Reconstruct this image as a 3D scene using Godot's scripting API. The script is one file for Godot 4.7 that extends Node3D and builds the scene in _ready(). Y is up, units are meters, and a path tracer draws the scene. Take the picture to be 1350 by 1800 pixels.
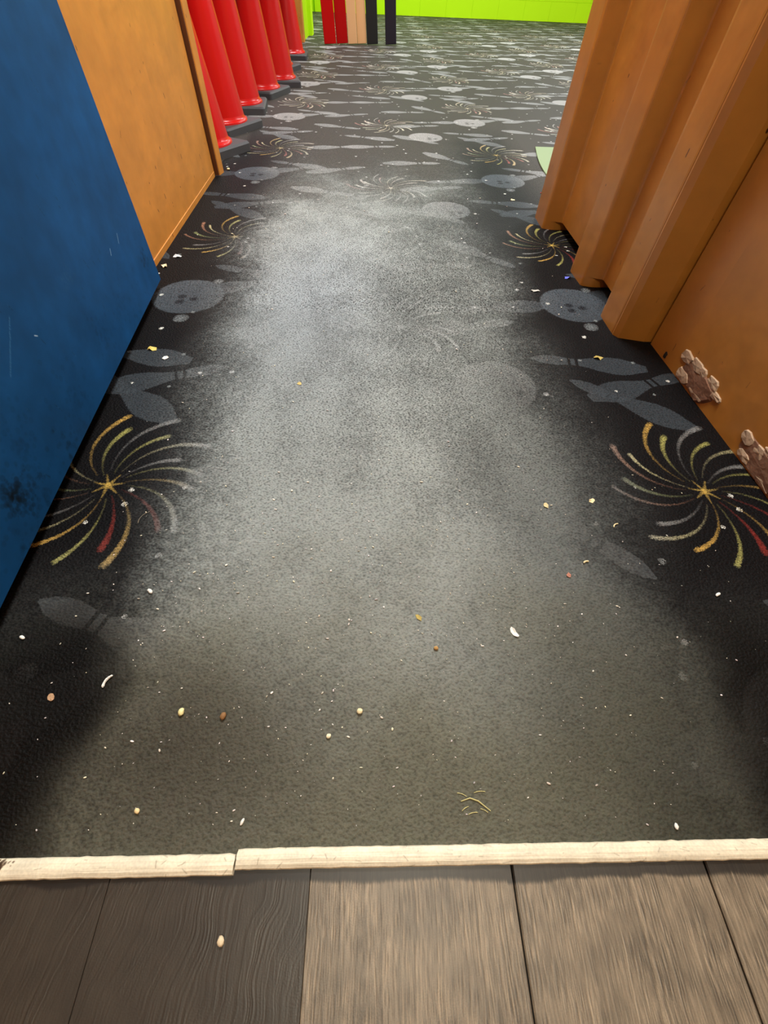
extends Node3D
# Corridor in a bowling hall seen from low down: blue open door, orange walls,
# traffic cones, patterned carpet.  Plan numbers are in camera heights; S turns them into metres.
const S := 0.5
const TA := 1.866      # carpet repeat across, in camera heights
const TB := 1.915      # carpet repeat along
const NX0 := -1.2      # the bespoke worn carpet: x from NX0 to NX1, z from 0 to NZ1
const NX1 := 1.35
const NZ0 := -0.04
const NZM := 1.95
const NZ1 := 6.0
const TN := 1024
const NN := 2048

var rng := RandomNumberGenerator.new()
var tile := PackedByteArray()

func _ready() -> void:
	rng.seed = 7
	# ---------------------------------------------------------------- camera
	var cam := Camera3D.new()
	cam.name = "camera"
	cam.keep_aspect = Camera3D.KEEP_HEIGHT
	cam.fov = 100.836
	cam.near = 0.02
	cam.far = 60.0
	var fwd := Vector3(0.0298202, -0.7925118, -0.6091271)
	var rgt := Vector3(0.9995205, 0.0287282, 0.0115551)
	cam.transform = Transform3D(Basis(rgt, rgt.cross(fwd), -fwd).orthonormalized(), Vector3(0, S, 0))
	add_child(cam)
	cam.current = true
	# ---------------------------------------------------------------- air and exposure
	var we := WorldEnvironment.new()
	we.name = "environment"
	var env := Environment.new()
	env.background_mode = Environment.BG_COLOR
	env.background_color = Color(0.02, 0.02, 0.02)
	env.ambient_light_source = Environment.AMBIENT_SOURCE_DISABLED
	env.tonemap_mode = Environment.TONE_MAPPER_LINEAR
	env.tonemap_exposure = 1.0
	env.sdfgi_enabled = true
	env.ssao_enabled = true
	env.ssil_enabled = true
	we.environment = env
	add_child(we)
	# ---------------------------------------------------------------- lights (x, z, size x, size z, energy, colour)
	var cool := Color(0.98, 0.985, 1.0)
	var warm := Color(1.0, 0.97, 0.88)
	lamp(0.35, 3.45, 0.6, 0.6, 8.6, cool, "square ceiling light panel at the end of the corridor")
	lamp(6.4, 8.6, 0.6, 1.2, 14.0, cool, "square ceiling light panel over the open right side of the hall")
	lamp(-0.7, 10.6, 1.2, 0.6, 6.0, cool, "square ceiling light panel above the row of cones")
	lamp(4.6, 13.5, 1.2, 0.6, 11.0, cool, "square ceiling light panel by the lime block wall")
	lamp(0.2, 16.5, 1.2, 0.6, 5.0, cool, "square ceiling light panel over the far corner of the hall")
	lamp(0.35, -0.5, 0.4, 0.4, 2.4, warm, "small warm ceiling light panel behind the threshold")
	# ---------------------------------------------------------------- structure
	make_materials()
	build_floor()
	build_walls()
	build_door()
	# ---------------------------------------------------------------- things
	build_cones()
	build_boards()
	build_paper()
	build_debris()

# ===================================================================== helpers
func P(x: float, y: float, z: float) -> Vector3:
	return Vector3(x, y, -z) * S

func tag(o: Node, label: String, category: String, group := "", kind := "") -> Node:
	if label: o.set_meta("label", label)
	if category: o.set_meta("category", category)
	if group: o.set_meta("group", group)
	if kind: o.set_meta("kind", kind)
	return o

func mi(called: String, mesh: Mesh, m: Material, parent: Node = self) -> MeshInstance3D:
	var o := MeshInstance3D.new()
	o.name = called
	o.mesh = mesh
	o.material_override = m
	o.cast_shadow = GeometryInstance3D.SHADOW_CASTING_SETTING_ON
	parent.add_child(o, true)
	return o

func root3(called: String, at := Vector3.ZERO) -> Node3D:
	var o := Node3D.new()
	o.name = called
	o.position = at
	add_child(o, true)
	return o

func paint(c: Color, rough: float, metal := 0.0) -> StandardMaterial3D:
	var m := StandardMaterial3D.new()
	m.albedo_color = c
	m.roughness = rough
	m.metallic = metal
	return m

func rgb8(r: float, g: float, b: float) -> Color:
	return Color(r / 255.0, g / 255.0, b / 255.0)

# triangle with its front towards the given side
func tri(st: SurfaceTool, a: Vector3, b: Vector3, c: Vector3, out: Vector3) -> void:
	var n := (c - a).cross(b - a)
	if n.dot(out) < 0.0:
		var t := b
		b = c
		c = t
	st.add_vertex(a); st.add_vertex(b); st.add_vertex(c)

func quad(st: SurfaceTool, a: Vector3, b: Vector3, c: Vector3, d: Vector3, out: Vector3) -> void:
	tri(st, a, b, c, out)
	tri(st, a, c, d, out)

# vertical prism over a footprint given in camera heights (x, z), heights too; top edge chamfered by ch
func prism(poly: PackedVector2Array, y0: float, y1: float, ch := 0.0, st: SurfaceTool = null) -> SurfaceTool:
	if st == null:
		st = SurfaceTool.new()
		st.begin(Mesh.PRIMITIVE_TRIANGLES)
	if Geometry2D.is_polygon_clockwise(poly):
		poly = poly.duplicate()
		poly.reverse()
	var n := poly.size()
	var inner := poly
	if ch > 0.0:
		var got := Geometry2D.offset_polygon(poly, -ch, Geometry2D.JOIN_MITER)
		if got.size() == 1 and got[0].size() == n:
			# match the start of the inset outline to the outline
			var best := 0
			for k in n:
				if got[0][k].distance_to(poly[0]) < got[0][best].distance_to(poly[0]): best = k
			inner = PackedVector2Array()
			for k in n: inner.append(got[0][(best + k) % n])
		else:
			ch = 0.0
	for i in n:
		var a := poly[i]
		var b := poly[(i + 1) % n]
		var d := b - a
		var out := Vector3(d.y, 0, d.x)     # outward of a counter-clockwise outline, z turned
		quad(st, P(a.x, y0, a.y), P(b.x, y0, b.y), P(b.x, y1 - ch, b.y), P(a.x, y1 - ch, a.y), out)
		if ch > 0.0:
			var ia := inner[i]
			var ib := inner[(i + 1) % n]
			quad(st, P(a.x, y1 - ch, a.y), P(b.x, y1 - ch, b.y), P(ib.x, y1, ib.y), P(ia.x, y1, ia.y), out + Vector3.UP * 0.1)
	var t := Geometry2D.triangulate_polygon(inner)
	for i in range(0, t.size(), 3):
		tri(st, P(inner[t[i]].x, y1, inner[t[i]].y), P(inner[t[i + 1]].x, y1, inner[t[i + 1]].y), P(inner[t[i + 2]].x, y1, inner[t[i + 2]].y), Vector3.UP)
	t = Geometry2D.triangulate_polygon(poly)
	for i in range(0, t.size(), 3):
		tri(st, P(poly[t[i]].x, y0, poly[t[i]].y), P(poly[t[i + 1]].x, y0, poly[t[i + 1]].y), P(poly[t[i + 2]].x, y0, poly[t[i + 2]].y), Vector3.DOWN)
	return st

func done(st: SurfaceTool, smooth := false) -> ArrayMesh:
	if not smooth:
		# every face its own normal
		var a := st.commit_to_arrays()
		var v: PackedVector3Array = a[Mesh.ARRAY_VERTEX]
		var n := PackedVector3Array()
		n.resize(v.size())
		for i in range(0, v.size(), 3):
			var k := (v[i + 2] - v[i]).cross(v[i + 1] - v[i]).normalized()
			n[i] = k
			n[i + 1] = k
			n[i + 2] = k
		a[Mesh.ARRAY_NORMAL] = n
		var m := ArrayMesh.new()
		m.add_surface_from_arrays(Mesh.PRIMITIVE_TRIANGLES, a)
		return m
	st.index()
	st.generate_normals()
	return st.commit()

func rect(x0: float, x1: float, z0: float, z1: float) -> PackedVector2Array:
	return PackedVector2Array([Vector2(x0, z0), Vector2(x1, z0), Vector2(x1, z1), Vector2(x0, z1)])

# outline with its corners rounded by radius r in k steps
func rounded(poly: PackedVector2Array, r: float, k := 3) -> PackedVector2Array:
	var out := PackedVector2Array()
	var n := poly.size()
	for i in n:
		var p := poly[i]
		var a := (poly[(i + n - 1) % n] - p)
		var b := (poly[(i + 1) % n] - p)
		var rr := minf(r, 0.45 * minf(a.length(), b.length()))
		var s := p + a.normalized() * rr
		var e := p + b.normalized() * rr
		for j in k + 1:
			var t := float(j) / k
			out.append(s.lerp(p, t).lerp(p.lerp(e, t), t))
	return out

# box with chamfered edges, centred on the origin, in metres
func bevel_box(size: Vector3, c: float) -> ArrayMesh:
	var st := SurfaceTool.new()
	st.begin(Mesh.PRIMITIVE_TRIANGLES)
	var h := size * 0.5
	for ax in 3:
		var u := (ax + 1) % 3
		var v := (ax + 2) % 3
		for sg in [-1.0, 1.0]:
			var q: Array[Vector3] = []
			for k in [[-1, -1], [1, -1], [1, 1], [-1, 1]]:
				var p := Vector3()
				p[ax] = sg * h[ax]
				p[u] = k[0] * (h[u] - c)
				p[v] = k[1] * (h[v] - c)
				q.append(p)
			var o := Vector3()
			o[ax] = sg
			quad(st, q[0], q[1], q[2], q[3], o)
	for ax in 3:
		var u := (ax + 1) % 3
		var v := (ax + 2) % 3
		for su in [-1.0, 1.0]:
			for sv in [-1.0, 1.0]:
				var q: Array[Vector3] = []
				for k in [[-1, 0], [1, 0], [1, 1], [-1, 1]]:
					var p := Vector3()
					p[ax] = k[0] * (h[ax] - c)
					p[u] = su * (h[u] - (c if k[1] else 0.0))
					p[v] = sv * (h[v] - (0.0 if k[1] else c))
					q.append(p)
				var o := Vector3()
				o[u] = su
				o[v] = sv
				quad(st, q[0], q[1], q[2], q[3], o)
	for sx in [-1.0, 1.0]:
		for sy in [-1.0, 1.0]:
			for sz in [-1.0, 1.0]:
				var a := Vector3(sx * h.x, sy * (h.y - c), sz * (h.z - c))
				var b := Vector3(sx * (h.x - c), sy * h.y, sz * (h.z - c))
				var d := Vector3(sx * (h.x - c), sy * (h.y - c), sz * h.z)
				tri(st, a, b, d, Vector3(sx, sy, sz))
	return done(st)

# surface of revolution about y; profile of (radius, height) in metres
func lathe(profile: PackedVector2Array, seg := 40) -> ArrayMesh:
	var st := SurfaceTool.new()
	st.begin(Mesh.PRIMITIVE_TRIANGLES)
	for i in profile.size() - 1:
		var a := profile[i]
		var b := profile[i + 1]
		for k in seg:
			var t0 := TAU * k / seg
			var t1 := TAU * (k + 1) / seg
			var c0 := Vector3(cos(t0), 0, sin(t0))
			var c1 := Vector3(cos(t1), 0, sin(t1))
			var d := b - a
			var out := (c0 + c1) * d.y + Vector3.UP * -d.x * 2.0
			quad(st, c0 * a.x + Vector3.UP * a.y, c1 * a.x + Vector3.UP * a.y, c1 * b.x + Vector3.UP * b.y, c0 * b.x + Vector3.UP * b.y, out)
	return done(st, true)

# tube along points with a radius at each
func tube(st: SurfaceTool, pts: PackedVector3Array, radii: PackedFloat32Array, seg := 6) -> void:
	var rings: Array[PackedVector3Array] = []
	for i in pts.size():
		var d := (pts[mini(i + 1, pts.size() - 1)] - pts[maxi(i - 1, 0)]).normalized()
		var u := d.cross(Vector3.UP)
		u = Vector3.RIGHT if u.length() < 0.01 else u.normalized()
		var v := d.cross(u).normalized()
		var ring := PackedVector3Array()
		for k in seg:
			var t := TAU * k / seg
			ring.append(pts[i] + (u * cos(t) + v * sin(t)) * radii[i])
		rings.append(ring)
	for i in pts.size() - 1:
		for k in seg:
			var j := (k + 1) % seg
			var mid := (rings[i][k] + rings[i][j] + rings[i + 1][k] + rings[i + 1][j]) / 4.0
			quad(st, rings[i][k], rings[i][j], rings[i + 1][j], rings[i + 1][k], mid - (pts[i] + pts[i + 1]) / 2.0)

func noise_bytes(w: int, h: int, freq: float, sd: int, oct := 3) -> PackedByteArray:
	var n := FastNoiseLite.new()
	n.seed = sd
	n.noise_type = FastNoiseLite.TYPE_SIMPLEX_SMOOTH
	n.frequency = freq
	n.fractal_octaves = oct
	return n.get_image(w, h).get_data()

func noise_image(w: int, freq: float, sd: int, oct := 3) -> ImageTexture:
	var n := FastNoiseLite.new()
	n.seed = sd
	n.noise_type = FastNoiseLite.TYPE_SIMPLEX_SMOOTH
	n.frequency = freq
	n.fractal_octaves = oct
	return ImageTexture.create_from_image(n.get_seamless_image(w, w))

func lamp(x: float, z: float, sx: float, sz: float, e: float, c: Color, label: String) -> void:
	var o := root3("ceiling_light", P(x, 4.98, z))
	tag(o, label, "ceiling light")
	mi("frame", bevel_box(Vector3(sx + 0.06, 0.03, sz + 0.06), 0.006), paint(rgb8(225, 225, 222), 0.5), o)
	var glow := paint(rgb8(240, 240, 235), 0.6)
	glow.emission_enabled = true
	glow.emission = c
	glow.emission_energy_multiplier = 1.5
	var d := mi("diffuser", bevel_box(Vector3(sx, 0.012, sz), 0.004), glow, o)
	d.position.y = -0.018
	var l := AreaLight3D.new()
	l.name = "light"
	l.area_size = Vector2(sx, sz)
	l.area_normalize_energy = true
	l.light_energy = e
	l.light_color = c
	l.area_range = 30.0
	l.shadow_enabled = true
	l.position.y = -0.03
	l.rotation.x = -PI / 2
	o.add_child(l)

# ===================================================================== materials
var m_orange: StandardMaterial3D
var m_orange_r: StandardMaterial3D
var m_lime: StandardMaterial3D
var m_recess_shade: StandardMaterial3D
var m_pale: StandardMaterial3D
var m_grey: StandardMaterial3D
var m_carpet: StandardMaterial3D
var m_carpet_far: StandardMaterial3D
var m_carpet_mid: StandardMaterial3D
var m_plank: StandardMaterial3D
var m_cone: StandardMaterial3D
var m_rubber: StandardMaterial3D
var bump_paint: ImageTexture
var bump_fine: ImageTexture

func scuffed(base: Color, sd: int, marks: int, dirt: Color) -> ImageTexture:
	var n := 1024
	var a := noise_bytes(n, n, 0.006, sd, 4)
	var f := noise_bytes(n, n, 0.03, sd + 1, 3)
	var im := Image.create_empty(n, n, false, Image.FORMAT_RGB8)
	var d := PackedByteArray()
	d.resize(n * n * 3)
	var r0 := base.r * 255.0
	var g0 := base.g * 255.0
	var b0 := base.b * 255.0
	for i in n * n:
		var k := 0.93 + a[i] * 0.00045 + f[i] * 0.00012
		d[i * 3] = clampi(int(r0 * k), 0, 255)
		d[i * 3 + 1] = clampi(int(g0 * k), 0, 255)
		d[i * 3 + 2] = clampi(int(b0 * k), 0, 255)
	im.set_data(n, n, false, Image.FORMAT_RGB8, d)
	var r := RandomNumberGenerator.new()
	r.seed = sd
	for k in marks:
		var x := r.randf() * n
		var y := r.randf() * n
		var len := r.randf_range(1, 14) if r.randf() < 0.6 else r.randf_range(1, 5)
		var ang := PI / 2 + r.randfn(0, 0.35)
		var w := r.randf_range(0.6, 2.2)
		var al := r.randf_range(0.15, 0.75)
		for s in int(len * 2) + 2:
			ang += r.randfn(0, 0.06)
			x += cos(ang) * 0.7
			y += sin(ang) * 0.7
			if r.randf() < 0.15: continue
			smudge(im, x, y, w, dirt, al)
	return ImageTexture.create_from_image(im)

func smudge(im: Image, x: float, y: float, rad: float, c: Color, al: float) -> void:
	var n := im.get_width()
	var h := im.get_height()
	for yy in range(int(y - rad - 1), int(y + rad + 2)):
		for xx in range(int(x - rad - 1), int(x + rad + 2)):
			var d := Vector2(xx - x, yy - y).length()
			var k := clampf(rad + 0.5 - d, 0, 1) * al
			if k > 0:
				var px := posmod(xx, n)
				var py := posmod(yy, h)
				im.set_pixel(px, py, im.get_pixel(px, py).lerp(c, k))

func make_materials() -> void:
	bump_paint = noise_image(512, 0.02, 5, 3)
	bump_fine = noise_image(1024, 0.35, 6, 2)
	m_orange = paint(Color.WHITE, 0.42)
	m_orange.albedo_texture = scuffed(rgb8(196, 128, 48), 21, 60, rgb8(70, 36, 10))
	m_orange.uv1_triplanar = true
	m_orange.uv1_world_triplanar = true
	m_orange.uv1_scale = Vector3(1.3, 1.3, 1.3)
	m_orange.heightmap_enabled = true
	m_orange.heightmap_texture = bump_paint
	m_orange.heightmap_scale = 0.08
	m_orange_r = m_orange.duplicate()
	m_orange_r.albedo_texture = scuffed(rgb8(184, 124, 48), 33, 46, rgb8(60, 28, 8))
	m_orange_r.roughness = 0.4
	m_orange_r.clearcoat_enabled = true
	m_orange_r.clearcoat = 0.9
	m_orange_r.clearcoat_roughness = 0.28
	m_lime = paint(rgb8(190, 238, 8), 0.6)
	m_lime.metallic_specular = 0.3
	m_pale = paint(rgb8(150, 148, 144), 0.7)
	m_recess_shade = paint(rgb8(56, 22, 26), 0.6)  # recess wall colour with shade and red bounce mixed in
	m_grey = paint(rgb8(120, 118, 112), 0.8)
	m_cone = paint(rgb8(192, 17, 12), 0.3)
	m_cone.clearcoat_enabled = true
	m_cone.metallic_specular = 0.38
	m_cone.clearcoat = 0.12
	m_cone.clearcoat_roughness = 0.12
	m_rubber = paint(rgb8(58, 57, 57), 0.6)
	m_rubber.heightmap_enabled = true
	m_rubber.heightmap_texture = bump_fine
	m_rubber.heightmap_scale = 0.05
	m_rubber.uv1_triplanar = true
	m_rubber.uv1_scale = Vector3(4, 4, 4)

# ===================================================================== the carpet's print
const RAY_COLORS := [[200, 192, 140], [172, 168, 92], [112, 38, 32], [196, 140, 108], [128, 128, 124], [198, 158, 76], [120, 128, 84]]

func stamp(x: float, z: float, rad: float, c: Array, al: float, fuzz: RandomNumberGenerator) -> void:
	# x, z, rad in camera heights, wrapped on the tile
	var px := x / TA * TN
	var pz := z / TB * TN
	var rx := rad / TA * TN
	var rz := rad / TB * TN
	for j in range(int(pz - rz - 1), int(pz + rz + 2)):
		for i in range(int(px - rx - 1), int(px + rx + 2)):
			var d := Vector2((i - px) / rx, (j - pz) / rz).length()
			if d < 1.0 and fuzz.randf() < 1.0 - 0.55 * d:
				var v := fuzz.randf_range(0.78, 1.16)
				put(i, j, [minf(255.0, c[0] * v), minf(255.0, c[1] * v), minf(255.0, c[2] * v)], al)

func put(i: int, j: int, c: Array, al: float) -> void:
	var at := (posmod(j, TN) * TN + posmod(i, TN)) * 3
	for k in 3:
		tile[at + k] = int(lerpf(tile[at + k], c[k], al))

func firework(x: float, z: float, rad: float, sd: int) -> void:
	var r := RandomNumberGenerator.new()
	r.seed = sd
	var n := 20
	for i in n:
		var a0 := TAU * (i + r.randf_range(-0.18, 0.18)) / n
		var long := rad * (1.0 if i % 2 == 0 else 0.78) * r.randf_range(0.88, 1.08)
		var c: Array = RAY_COLORS[(i * 3 + r.randi() % 3) % RAY_COLORS.size()]
		var wide := r.randf_range(0.0075, 0.0135)
		var curl := r.randf_range(0.45, 0.8)
		var fade := r.randf_range(0.55, 1.0)
		var m := 46
		for k in m:
			var t := float(k) / (m - 1)
			var q := lerpf(0.2, 1.0, t) * long
			var a := a0 - curl * pow(q / rad, 1.7)
			stamp(x + cos(a) * q, z + sin(a) * q, lerpf(0.0035, wide, t * t * 0.7 + t * 0.3), c, lerpf(0.28, 0.76, t) * fade, r)
	for i in 7:
		var a := TAU * i / 7.0 + 0.2
		for k in 12:
			var q := 0.045 * rad / 0.3 * k / 11.0
			stamp(x + cos(a) * q, z + sin(a) * q, 0.0075 - 0.004 * k / 11.0, [180, 150, 72], 0.45, r)

func ball(x: float, z: float, rx: float, rz: float, hole: Vector2, r: RandomNumberGenerator) -> void:
	for j in range(int((z - rz) / TB * TN) - 1, int((z + rz) / TB * TN) + 2):
		for i in range(int((x - rx) / TA * TN) - 1, int((x + rx) / TA * TN) + 2):
			var d := Vector2((i * TA / TN - x) / rx, (j * TB / TN - z) / rz)
			var l := d.length()
			if l < 1.0 + r.randf_range(-0.03, 0.03):
				var g := 1.0 + 0.12 * (d.x * -0.5 + d.y * 0.4) + r.randf_range(-0.1, 0.1)
				put(i, j, [67.0 * g, 74.0 * g, 79.0 * g], 0.9)
	for o in [Vector2(-0.018, 0.02), Vector2(0.04, 0.0), Vector2(-0.018, -0.028)]:
		stamp(x + hole.x + o.x, z + hole.y + o.y, 0.022, [18, 20, 24], 0.9, r)

const PIN := [0.34, 0.55, 0.8, 0.97, 1.0, 0.93, 0.78, 0.58, 0.42, 0.38, 0.46, 0.54, 0.52, 0.38, 0.05]

func pin(x: float, z: float, ang: float, r: RandomNumberGenerator) -> void:
	var long := 0.48
	var half := 0.062
	var ax := Vector2(cos(ang), sin(ang))
	var R := 0.32
	for j in range(int((z - R) / TB * TN), int((z + R) / TB * TN) + 1):
		for i in range(int((x - R) / TA * TN), int((x + R) / TA * TN) + 1):
			var d := Vector2(i * TA / TN - x, j * TB / TN - z)
			var s := d.dot(ax) / long + 0.5
			if s <= 0.0 or s >= 1.0: continue
			var k := s * (PIN.size() - 1)
			var w: float = lerpf(PIN[int(k)], PIN[mini(int(k) + 1, PIN.size() - 1)], k - int(k)) * half
			if absf(d.cross(ax)) < w * r.randf_range(0.94, 1.04):
				if absf(s - 0.60) < 0.012 or absf(s - 0.665) < 0.012: continue
				var g := r.randf_range(0.88, 1.1)
				put(i, j, [55.0 * g, 61.0 * g, 65.0 * g], 0.85)

func make_tile() -> void:
	var r := RandomNumberGenerator.new()
	r.seed = 3
	tile.resize(TN * TN * 3)
	var f := noise_bytes(TN, TN, 0.25, 12, 2)
	for i in TN * TN:
		var k := 11.0 + (f[i] - 128) * 0.05
		tile[i * 3] = int(k + 2.0)
		tile[i * 3 + 1] = int(k + 1.0)
		tile[i * 3 + 2] = int(k + 1.5)
	# pins, balls, bursts and dots where the print has them (one repeat)
	for q in [[1.06, 1.41, 0.35], [0.98, 1.30, 2.5], [-0.05, 1.31, 2.9], [-0.046, 1.0, 0.15], [0.307, 0.54, 0.1], [0.60, 0.71, -0.75], [-0.30, 0.30, 0.4], [0.90, 1.56, 3.0],
			[1.26, 0.40, 2.8], [0.38, 1.30, -0.55], [1.24, 0.28, 0.45], [1.52, 0.95, 0.2], [0.62, 0.10, 3.3], [1.50, 1.70, -0.3], [0.42, 1.83, 0.25]]:
		pin(q[0], q[1], q[2], r)
	ball(0.985, 0.145, 0.165, 0.165, Vector2(-0.01, -0.03), r)
	ball(0.48, 1.40, 0.16, 0.16, Vector2(0.05, -0.05), r)
	for k in 62:
		var c := [226, 226, 212] if r.randf() < 0.7 else [120, 126, 124]
		stamp(r.randf() * TA, r.randf() * TB, r.randf_range(0.006, 0.0115), c, 0.95, r)
	stamp(1.005, 1.853, 0.035, [112, 118, 118], 0.9, r)
	stamp(1.09, 0.30, 0.025, [112, 118, 118], 0.9, r)
	stamp(-0.06, 1.85, 0.02, [112, 118, 118], 0.9, r)
	firework(1.06, 0.862, 0.31, 41)
	firework(0.12, 1.815, 0.31, 52)

func ss(a: float, b: float, x: float) -> float:
	return smoothstep(a, b, x)

# the walked strip from z0 to z1: print, wear, dust, grime and painted light in one picture
func bake(z0: float, z1: float) -> StandardMaterial3D:
	var c := 256
	var wear := Image.create_empty(c, c, false, Image.FORMAT_RGBA8)
	var film := Image.create_empty(c, c, false, Image.FORMAT_RG8)
	var nz := FastNoiseLite.new()
	nz.seed = 8
	nz.frequency = 1.0
	nz.fractal_octaves = 4
	for j in c:
		for i in c:
			var x := lerpf(NX0, NX1, (i + 0.5) / c)
			var z := lerpf(z0, z1, (j + 0.5) / c)
			var n1 := nz.get_noise_2d(x * 1.6, z * 1.6)
			var n2 := nz.get_noise_2d(x * 4.0 + 40.0, z * 3.0)
			var lw := lerpf(-0.66, -0.80, ss(0.6, 2.6, z))
			var xe := x + n1 * 0.10
			var walk := ss(lw - 0.16, lw + 0.34, xe) * (1.0 - ss(lerpf(0.52, 0.44, ss(0.9, 1.8, z)), lerpf(1.0, 0.93, ss(0.3, 1.0, z)), xe))
			var w := walk * (1.0 - 0.5 * ss(2.9, 4.6, z + n1 * 0.5))
			w *= 1.0 - 0.30 * exp(-(pow((x - 0.36) / 0.42, 2) + pow((z - 2.0) / 0.75, 2)))
			w *= 1.0 - 0.40 * exp(-(pow((x - 0.55) / 0.4, 2) + pow((z - 3.1) / 0.6, 2)))
			w = clampf(w * (1.0 + 0.12 * n2), 0.0, 1.0)
			# what has been trodden in: grey dust in the middle, brown grime by the threshold
			var dust := Color(0.545, 0.57, 0.55)
			var blue := exp(-(pow((x + 0.30) / 0.42, 2) + pow((z - 2.1) / 0.9, 2)))  # bluish sheen of the hall light, painted into the dust
			dust = dust.lerp(Color(0.52, 0.555, 0.57), blue * 0.8)
			var grime := 1.0 - ss(-0.02, 0.72, z + n1 * 0.25)
			dust = dust.lerp(Color(0.37, 0.37, 0.31), grime * 0.92)
			# dust gets darker towards the right hand wall
			dust = dust * lerpf(1.0, 0.62, ss(0.12, 0.72, x + n1 * 0.12) * (1.0 - ss(1.0, 1.9, z)))
			var corner := exp(-(pow((x + 0.40) / 0.28, 2) + pow((z - 0.14) / 0.2, 2)))
			dust = dust.lerp(Color(0.235, 0.225, 0.19), corner * 0.8)
			# light fall-off towards the threshold painted dark along both edges, over some dirt
			var edge_shade := 1.0 - ss(0.25, 0.68, z + n1 * 0.15)
			dust = dust.lerp(Color(0.055, 0.05, 0.042), edge_shade * (1.0 - ss(0.1, 0.6, w)))
			w = maxf(w, edge_shade * 0.72)
			w = lerpf(w, 1.0, grime * ss(0.4, 0.9, w))
			dust = dust * (1.0 + 0.05 * n2)
			wear.set_pixel(i, j, Color(dust.r, dust.g, dust.b, w))
			var fw := ss(3.0, 5.0, z + n1 * 0.6) * lerpf(walk, 1.0, ss(4.2, 5.8, z))
			fw = maxf(fw, maxf(ss(0.95, 1.33, x) * ss(3.0, 3.5, z), ss(1.02, 1.19, -x) * ss(4.0, 4.6, z)))
			var grit := lerpf(0.25, 0.55, ss(0.5, 1.2, z)) + 0.45 * exp(-(pow((x - 0.3) / 0.45, 2) + pow((z - 1.9) / 0.8, 2)))
			film.set_pixel(i, j, Color(fw, minf(1.0, grit), 0))
	wear.resize(NN, NN, Image.INTERPOLATE_CUBIC)
	film.resize(NN, NN, Image.INTERPOLATE_CUBIC)
	var wd := wear.get_data()
	var fd := film.get_data()
	var mid := noise_bytes(NN, NN, 0.035, 14, 3)
	var fine := noise_bytes(NN, NN, 0.12, 15, 3)
	var hi := noise_bytes(NN, NN, 0.42, 16, 1)
	var out := PackedByteArray()
	out.resize(NN * NN * 3)
	var col := PackedInt32Array()
	col.resize(NN)
	for i in NN:
		var x := NX0 + (NX1 - NX0) * (i + 0.5) / NN
		col[i] = int(fposmod(x / TA, 1.0) * TN) % TN * 3
	for j in NN:
		var row := int(fposmod((z0 + (z1 - z0) * (j + 0.5) / NN) / TB, 1.0) * TN) % TN * TN * 3
		for i in NN:
			var at := j * NN + i
			var a := wd[at * 4 + 3] * 0.003922
			var m := mid[at] * 0.003922 - 0.5
			var f := fine[at] * 0.003922 - 0.5
			var e := a * (1.0 - a) * 4.0
			var w := a * (0.9 + 0.1 * a) + (m * 0.6 + f * 0.8) * (0.10 + e * 0.34) * minf(1.0, a * 3.0)
			w = clampf(w, 0.0, 0.99)
			var h := hi[at] * 0.003922 - 0.5
			var gr := fd[at * 2 + 1] * 0.003922
			var g := 1.0 + (f * 0.45 + h * 0.5 + minf(0.0, f + 0.06) * 2.2) * gr + m * 0.12
			var t := row + col[i]
			var o := at * 3
			# the dyes bleach towards grey as the pile wears
			var y := (tile[t] + tile[t + 1] + tile[t + 2]) * 0.333
			var b := minf(1.0, a * 1.6)
			var fw := fd[at * 2] * 0.003922
			for k in 3:
				var v := lerpf(tile[t + k], y, b) * (1.0 - w) + wd[at * 4 + k] * w
				if fw > 0.004:
					v = lerpf(v, dusty(tile[t + k], y, k), fw)
				out[o + k] = clampi(int(v * g), 0, 255)
	var m := paint(Color.WHITE, 0.6)
	m.albedo_texture = ImageTexture.create_from_image(Image.create_from_data(NN, NN, false, Image.FORMAT_RGB8, out))
	m.metallic_specular = 0.2
	m.heightmap_enabled = true
	m.heightmap_texture = ImageTexture.create_from_image(Image.create_from_data(NN, NN, false, Image.FORMAT_L8, fine))
	m.heightmap_scale = 0.12
	return m

const DUSTY := [44.0, 40.0, 34.0]

# the print under an even film of dust, as it is out in the hall
func dusty(v: float, y: float, k: int) -> float:
	v = lerpf(v, y, 0.55)
	if v > 60.0 and v < 205.0: v = 60.0 + (v - 60.0) * 0.4
	return minf(DUSTY[k] + v * 1.7, 246.0)

func make_carpet_materials() -> void:
	make_tile()
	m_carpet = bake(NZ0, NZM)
	m_carpet_mid = bake(NZM, NZ1)
	var far := PackedByteArray()
	far.resize(TN * TN * 3)
	var f2 := noise_bytes(TN, TN, 0.3, 19, 2)
	for i in TN * TN:
		var g := 1.0 + (f2[i] - 128) * 0.0011
		var y := (tile[i * 3] + tile[i * 3 + 1] + tile[i * 3 + 2]) * 0.333
		for k in 3:
			far[i * 3 + k] = int(minf(255.0, dusty(tile[i * 3 + k], y, k) * g))
	m_carpet_far = paint(Color.WHITE, 0.6)
	m_carpet_far.metallic_specular = 0.2
	m_carpet_far.albedo_texture = ImageTexture.create_from_image(Image.create_from_data(TN, TN, false, Image.FORMAT_RGB8, far))

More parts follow.
